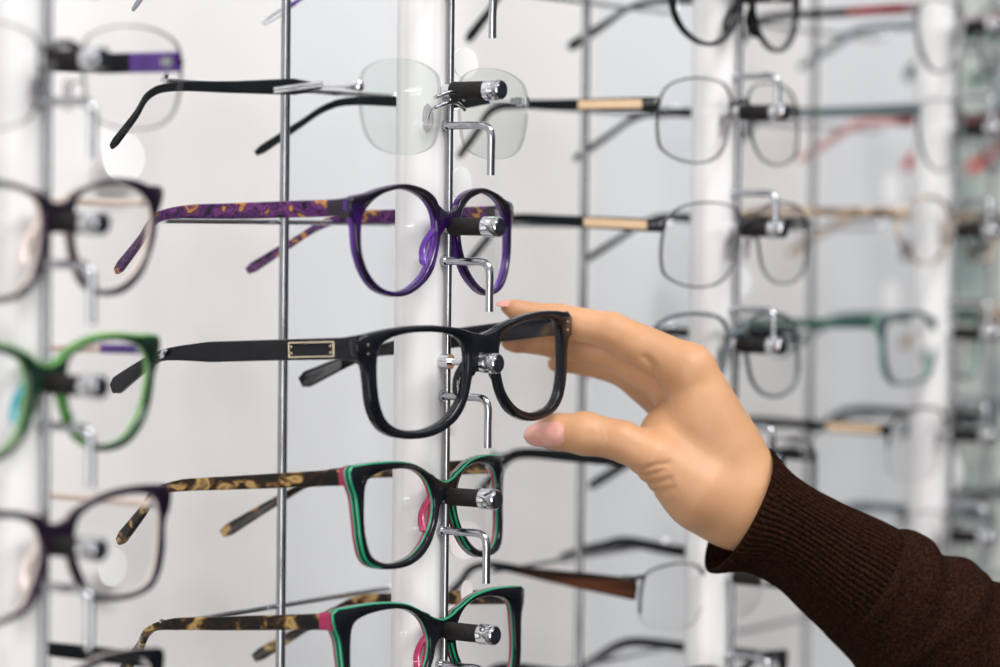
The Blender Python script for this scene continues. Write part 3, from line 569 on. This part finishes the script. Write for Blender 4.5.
for lb, x, y, z, r_, sq in [
 ('white rounded tag above the rimless pair, beside the chrome rail', 28, 8, 14, 10, .7),
 ('white rounded tag between the rimless and the purple glasses', 26, 8, -41, 8, 1.0),
 ('white disc tag behind the hook under the held black glasses', 20, 8, -149, 6.2, 1.0),
 ('large white oval tag at the hook below the raspberry-lined glasses', 33, 8, -204, 14, .62),
 ('small round white tag just above the lowest centre glasses', 34, 8, -228, 4.5, 1.3),
 ('large faint white disc on the wall between the two top left pairs', -25, 165, -30, 15, .8),
 ('faint white disc on the wall beside the lower left plum glasses', -31, 165, -222, 10, .9),
 ('faint white round tag left of the upper gold-plaque pair', 470, 120, -58, 15, 1.0),
 ('white tag behind the bridge below the two gold-plaque pairs', 289, 8, -88, 10, .8),
 ('blurred white tag left of the fourth pillar, upper of two', 650, 100, -34, 12, .9),
 ('blurred white tag left of the fourth pillar, lower of two', 652, 100, -103, 12, .9),
 ('blurred white oval tag at the right edge above the sleeve', 549, 6, -205, 13, .9)]:
    disc(lb, x, y, z, r_, sq)['group'] = 'white price tags'
# ---------------------------------------------------------------- the hand: one skin surface grown from a distance field
D0 = 1388.0                                    # mm from the camera, where the held corner is
def hp(u, v, dz=0.0):                          # photo point at a given depth -> hand frame (mm: right, up, away)
    D = D0+dz; return np.array([(u-500)*D/FPX, (333.5-v)*D/FPX, dz])
def to_world(p): return (CAM+((D0+p[2])*FW+p[0]*RT+p[1]*UP)*MM)

def capsule(P, a, b, ra, rb):
    ba = b-a; h = np.clip(((P-a) @ ba)/(ba @ ba), 0, 1); q = P-a-h[:, None]*ba
    return np.sqrt((q*q).sum(1))-(ra+(rb-ra)*h)
def smin(a, b, k):
    h = np.clip(.5+.5*(b-a)/k, 0, 1); return b+(a-b)*h-k*h*(1-h)
FINGERS = {
 'index': [(hp(688, 370, 2), 12.2), (hp(612, 331, 11), 8.6), (hp(560, 320, 14), 7.4), (hp(516, 310, 12), 4.6), (hp(507, 307, 11), 3.2)],
 'middle': [(hp(676, 388, 20), 11), (hp(612, 353, 30), 8.0), (hp(555, 343, 30), 6.8), (hp(515, 343, 26), 4.2), (hp(508, 343, 26), 3.2)],
 'ring': [(hp(672, 405, 36), 10.5), (hp(622, 370, 46), 7.4), (hp(585, 362, 46), 6.3), (hp(560, 363, 43), 4.4), (hp(554, 364, 42), 3.2)],
 'little': [(hp(690, 425, 50), 9.5), (hp(668, 392, 60), 6.6), (hp(657, 402, 60), 5.8), (hp(662, 416, 54), 4.6)],
 'thumb': [(hp(698, 490, -4), 15), (hp(655, 458, -6), 11.2), (hp(622, 441, -5), 9.2), (hp(585, 433.5, -2), 9.9), (hp(556, 432, 1), 8.4), (hp(541, 433.5, 1), 5.4), (hp(534, 434, 0), 3.6)],
}
PALM = [  # (a, b, ra, rb)
 (hp(690, 370, 3), hp(742, 488, 6), 12.2, 19), (hp(680, 392, 20), hp(738, 492, 14), 12.5, 19),
 (hp(678, 410, 36), hp(736, 498, 24), 12, 17), (hp(694, 430, 50), hp(738, 500, 32), 10.5, 15),
 (hp(700, 492, -2), hp(736, 510, 6), 15, 17), (hp(672, 466, 2), hp(704, 496, 6), 11.5, 16),
 (hp(668, 440, 8), hp(700, 440, 10), 11.5, 16), (hp(700, 420, 6), hp(716, 450, 8), 15, 18),
 (hp(740, 500, 10), hp(800, 540, 14), 21, 15), (hp(742, 500, 24), hp(800, 540, 22), 19, 15), (hp(662, 432, 12), hp(700, 440, 14), 9, 16),]
CREASES = [  # fine folds at the thumb root, over knuckles
 ([(622, 466), (640, 468), (655, 463), (668, 462)], -18, 1.1, .9), ([(628, 474), (645, 474), (662, 469)], -18, 1.0, .9), ([(636, 484), (652, 482), (668, 477)], -18, 1.1, .8),
 ([(645, 493), (660, 490), (672, 486)], -16, 1.1, .6), ([(598, 424), (600, 440), (596, 455)], -14, .9, .4), ([(604, 423), (607, 440), (603, 457)], -14, .9, .35),
 ([(645, 357), (652, 365), (655, 378), (649, 392)], -8, 1.6, 1.2)]
def hand_sdf(P):
    d = None
    for a, b, ra, rb in PALM:
        q = capsule(P, a, b, ra, rb); d = q if d is None else smin(d, q, 9.0)
    for name, ch in FINGERS.items():
        f = None
        for (a, ra), (b, rb) in zip(ch[:-1], ch[1:]):
            q = capsule(P, a, b, ra, rb); f = q if f is None else smin(f, q, 2.2)
        d = smin(d, f, 8.0 if name == 'thumb' else 3.4)
    for pts, dz, w_, dep in CREASES:
        L = [hp(u, v, 0)[:2] for u, v in pts]; m = np.full(len(P), 1e9)
        for a, b in zip(L[:-1], L[1:]):
            ba = b-a; h = np.clip(((P[:, :2]-a) @ ba)/(ba @ ba), 0, 1); q = P[:, :2]-a-h[:, None]*ba
            m = np.minimum(m, (q*q).sum(1))
        d = d+dep*np.exp(-m/(w_*w_))*(P[:, 2] < 8)
    return d
def grow(lo, hi, vox, fn):
    import openvdb
    n = [int((hi[i]-lo[i])/vox)+1 for i in range(3)]
    ax = [lo[i]+vox*np.arange(n[i]) for i in range(3)]
    out = np.empty(n, np.float32)
    YY, ZZ = np.meshgrid(ax[1], ax[2], indexing='ij')
    for i in range(n[0]):
        P = np.stack([np.full(YY.size, ax[0][i]), YY.ravel(), ZZ.ravel()], 1)
        out[i] = fn(P).reshape(n[1], n[2])
    g = openvdb.FloatGrid(50.0); g.copyFromArray(out)
    pts, quads = g.convertToQuads(isovalue=0.0)
    return np.array(pts)*vox+np.array(lo), quads
SKIN = mat('skin', (.75, .42, .27), .48, sss=.25, spec=.35)
n_, l_, b_ = nodes(SKIN)
t_ = n_.new('ShaderNodeTexCoord'); x_ = n_.new('ShaderNodeTexNoise'); x_.inputs['Scale'].default_value = 28; x_.inputs['Detail'].default_value = 4
l_.new(t_.outputs['Object'], x_.inputs[0]); r_ = n_.new('ShaderNodeValToRGB'); el = r_.color_ramp.elements
el[0].position = .35; el[0].color = (.44, .232, .118, 1); el[1].position = .65; el[1].color = (.53, .29, .155, 1)
l_.new(x_.outputs[0], r_.inputs[0]); l_.new(r_.outputs[0], b_.inputs['Base Color'])
v_ = n_.new('ShaderNodeTexVoronoi'); v_.inputs['Scale'].default_value = 900; l_.new(t_.outputs['Object'], v_.inputs[0])
bp_ = n_.new('ShaderNodeBump'); bp_.inputs['Strength'].default_value = .12; bp_.inputs['Distance'].default_value = .0004
l_.new(v_.outputs[0], bp_.inputs['Height']); l_.new(bp_.outputs[0], b_.inputs['Normal'])
NAIL = noise_ramp(mat('bare_fingernail', (.78, .42, .36), .22, coat=.4), 60, [(.35, (.58, .27, .22)), (.65, (.66, .34, .28))])

pts, quads = grow((0, -150, -45), (185, 25, 90), 1.0, hand_sdf)
hand = link('person', [to_world(p) for p in pts], [tuple(int(i) for i in q) for q in quads], SKIN)
hand.modifiers.new('even', 'SMOOTH').iterations = 2
tag(hand, 'person in dark brown knitted sleeve, bare hand pinching the thick black glasses', 'person')

def nail(cl, tipuv, w0, dz0, over, parent, bulge=1.2, along=17, across=9, lift=.35):
    """plate laid on the skin between a base and a tip point, seen from the camera side"""
    a = np.array(cl, float); b = np.array(tipuv, float); d = b-a; L = np.linalg.norm(d); d /= L; nrm = np.array([-d[1], d[0]])
    front, back = [], []
    for i in range(along):
        s_ = i/(along-1); w = w0*max(.0, 1-max(0, (s_-.3)/.7)**3.4*.985)**.5*(1-max(0, (.2-s_)/.2)**2*.35)
        for j in range(across):
            q = (j/(across-1)-.5)*2; uv = a+d*L*(s_ if True else 0)+nrm*q*w
            z = np.arange(-40, 40, .25); P = np.array([hp(uv[0], uv[1], zz) for zz in z]); sd = hand_sdf(P)
            hit = np.where(sd < 0)[0]; zz = z[hit[0]] if len(hit) else None
            front.append((uv, zz))
    zs = [f[1] for f in front]; ok = [zz for zz in zs if zz is not None]
    arr = np.array([np.nan if zz is None else zz for zz in zs]).reshape(along, across)
    for i in range(along):
        row = arr[i]
        mid = row[across//2] if not np.isnan(row[across//2]) else (arr[i-1][across//2]+.5 if i else np.nanmean(row))
        for j in range(across):
            q = (j/(across-1)-.5)*2
            cap_ = mid+3.2*q*q
            row[j] = min(row[j], cap_) if not np.isnan(row[j]) else cap_
    V = []
    for s2 in (0, 1):
        for k_, (uv, _) in enumerate(front): V.append(to_world(hp(uv[0], uv[1], arr.ravel()[k_]-lift-(0 if s2 else .5))))
    F = []; n2 = along*across
    for i in range(along-1):
        for j in range(across-1):
            k_ = i*across+j; F += [(k_, k_+1, k_+across+1, k_+across), (n2+k_, n2+k_+across, n2+k_+across+1, n2+k_+1)]
    edge = [j for j in range(across)]+[i*across+across-1 for i in range(1, along)]+[(along-1)*across+j for j in range(across-2, -1, -1)]+[i*across for i in range(along-2, 0, -1)]
    for x, y in zip(edge, edge[1:]+edge[:1]): F.append((x, y, n2+y, n2+x))
    return link('fingernail', V, F, NAIL, parent)
nail((564, 433), (523.5, 436), 12.5, 0, 0, hand)
# nail of the index finger: seen edge-on past the fingertip
q = MB(); q.tube([to_world(hp(509, 303.5, 7)), to_world(hp(504, 303.3, 7)), to_world(hp(500, 303.8, 7)), to_world(hp(496.5, 304.6, 7))], [2.4*MM, 2.6*MM, 2.2*MM, .9*MM], 12, rz=[.55*MM]*4, up=tuple(UP*.8-FW*.6))
q.build('fingernail', NAIL, hand)

# ---------------------------------------------------------------- sleeve
KNIT = mat('brown_knit', (.035, .014, .011), .95, spec=.03)
n_, l_, b_ = nodes(KNIT); b_.inputs['Sheen Weight'].default_value = .0; b_.inputs['Sheen Tint'].default_value = (.5, .3, .25, 1)
t_ = n_.new('ShaderNodeTexCoord'); x_ = n_.new('ShaderNodeTexNoise'); x_.inputs['Scale'].default_value = 700; x_.inputs['Detail'].default_value = 3
l_.new(t_.outputs['Object'], x_.inputs[0]); r_ = n_.new('ShaderNodeValToRGB'); el = r_.color_ramp.elements
el[0].position = .35; el[0].color = (.008, .0032, .0018, 1); el[1].position = .7; el[1].color = (.026, .011, .0065, 1)
l_.new(x_.outputs[0], r_.inputs[0]); l_.new(r_.outputs[0], b_.inputs['Base Color'])
bp_ = n_.new('ShaderNodeBump'); bp_.inputs['Strength'].default_value = .5; bp_.inputs['Distance'].default_value = .0008
l_.new(x_.outputs[0], bp_.inputs['Height']); l_.new(bp_.outputs[0], b_.inputs['Normal'])
def sleeve(name, st, label, ribs, parent, nseg, folds=None, thick=1.4):
    # st: stations of (top uv, bottom uv, depth of centre, depth half-size)
    K = []
    for tp, bt, dz, dh in st:
        a, b = hp(*tp, dz), hp(*bt, dz); K.append(np.r_[(a+b)/2, (a-b)/2, dh])
    n = 14 if ribs else 12
    K = catmull(K, n)
    V, F = [], []
    rows = len(K)
    for s_, inner in ((1, 0), (-1, 1)):
        for i in (range(rows) if not inner else range(rows-1, -1, -1)):
            c, h, dh = K[i][:3], K[i][3:6], K[i][6]; L = np.linalg.norm(h)
            for j in range(nseg):
                a = 2*math.pi*j/nseg
                off = 0
                if ribs and not inner: off += .95*(abs(math.sin(a*ribs/2))**.7)-.55
                if folds: off += folds(i/(rows-1)*6/5, a)
                if inner: off -= thick
                e_ = 1+off/L
                V.append(to_world(c+h*math.cos(a)*e_+np.array([.22, .05, -1.])*math.sin(a)*(dh+off)))
    R_ = rows*2
    for i in range(R_-1):
        for j in range(nseg): F.append((i*nseg+j, i*nseg+(j+1) % nseg, (i+1)*nseg+(j+1) % nseg, (i+1)*nseg+j))
    for j in range(nseg): F.append(((R_-1)*nseg+j, (R_-1)*nseg+(j+1) % nseg, (j+1) % nseg, j))
    return link(name, V, F, KNIT, parent)
def folds(t, a):
    front = math.sin(a)
    o = 2.2*math.exp(-((t-.10)/.06)**2)*(1+math.cos(a))*.6-1.6*math.exp(-((t-.02)/.03)**2)
    o += 2.3*math.sin(t*26+2.2*math.cos(a)+1.0)*max(0, .4+.6*math.cos(a-.6))*min(1, t*4)
    o += 2.0*math.exp(-((t-.42-.1*math.cos(a))/.035)**2)
    return o
body = sleeve('sweater_sleeve', [((893, 528), (826, 634), 18, 30), ((925, 541), (848, 656), 21, 33), ((960, 560), (880, 690), 25, 35), ((1000, 582), (920, 725), 30, 37), ((1060, 612), (975, 770), 36, 40), ((1140, 650), (1045, 830), 44, 44), ((1190, 678), (1085, 862), 48, 46)], None, 0, hand, 96, folds)
cuff = sleeve('ribbed_cuff', [((769, 449), (710, 571), 8, 30), ((772, 454), (716, 573), 8, 30.5), ((790, 474), (748, 572), 9, 29), ((816, 491), (781, 589), 11, 28), ((850, 508), (806, 613), 13, 29), ((880, 521), (824, 630), 16, 30), ((897, 530), (832, 639), 18, 30)], None, 62, body, 620)
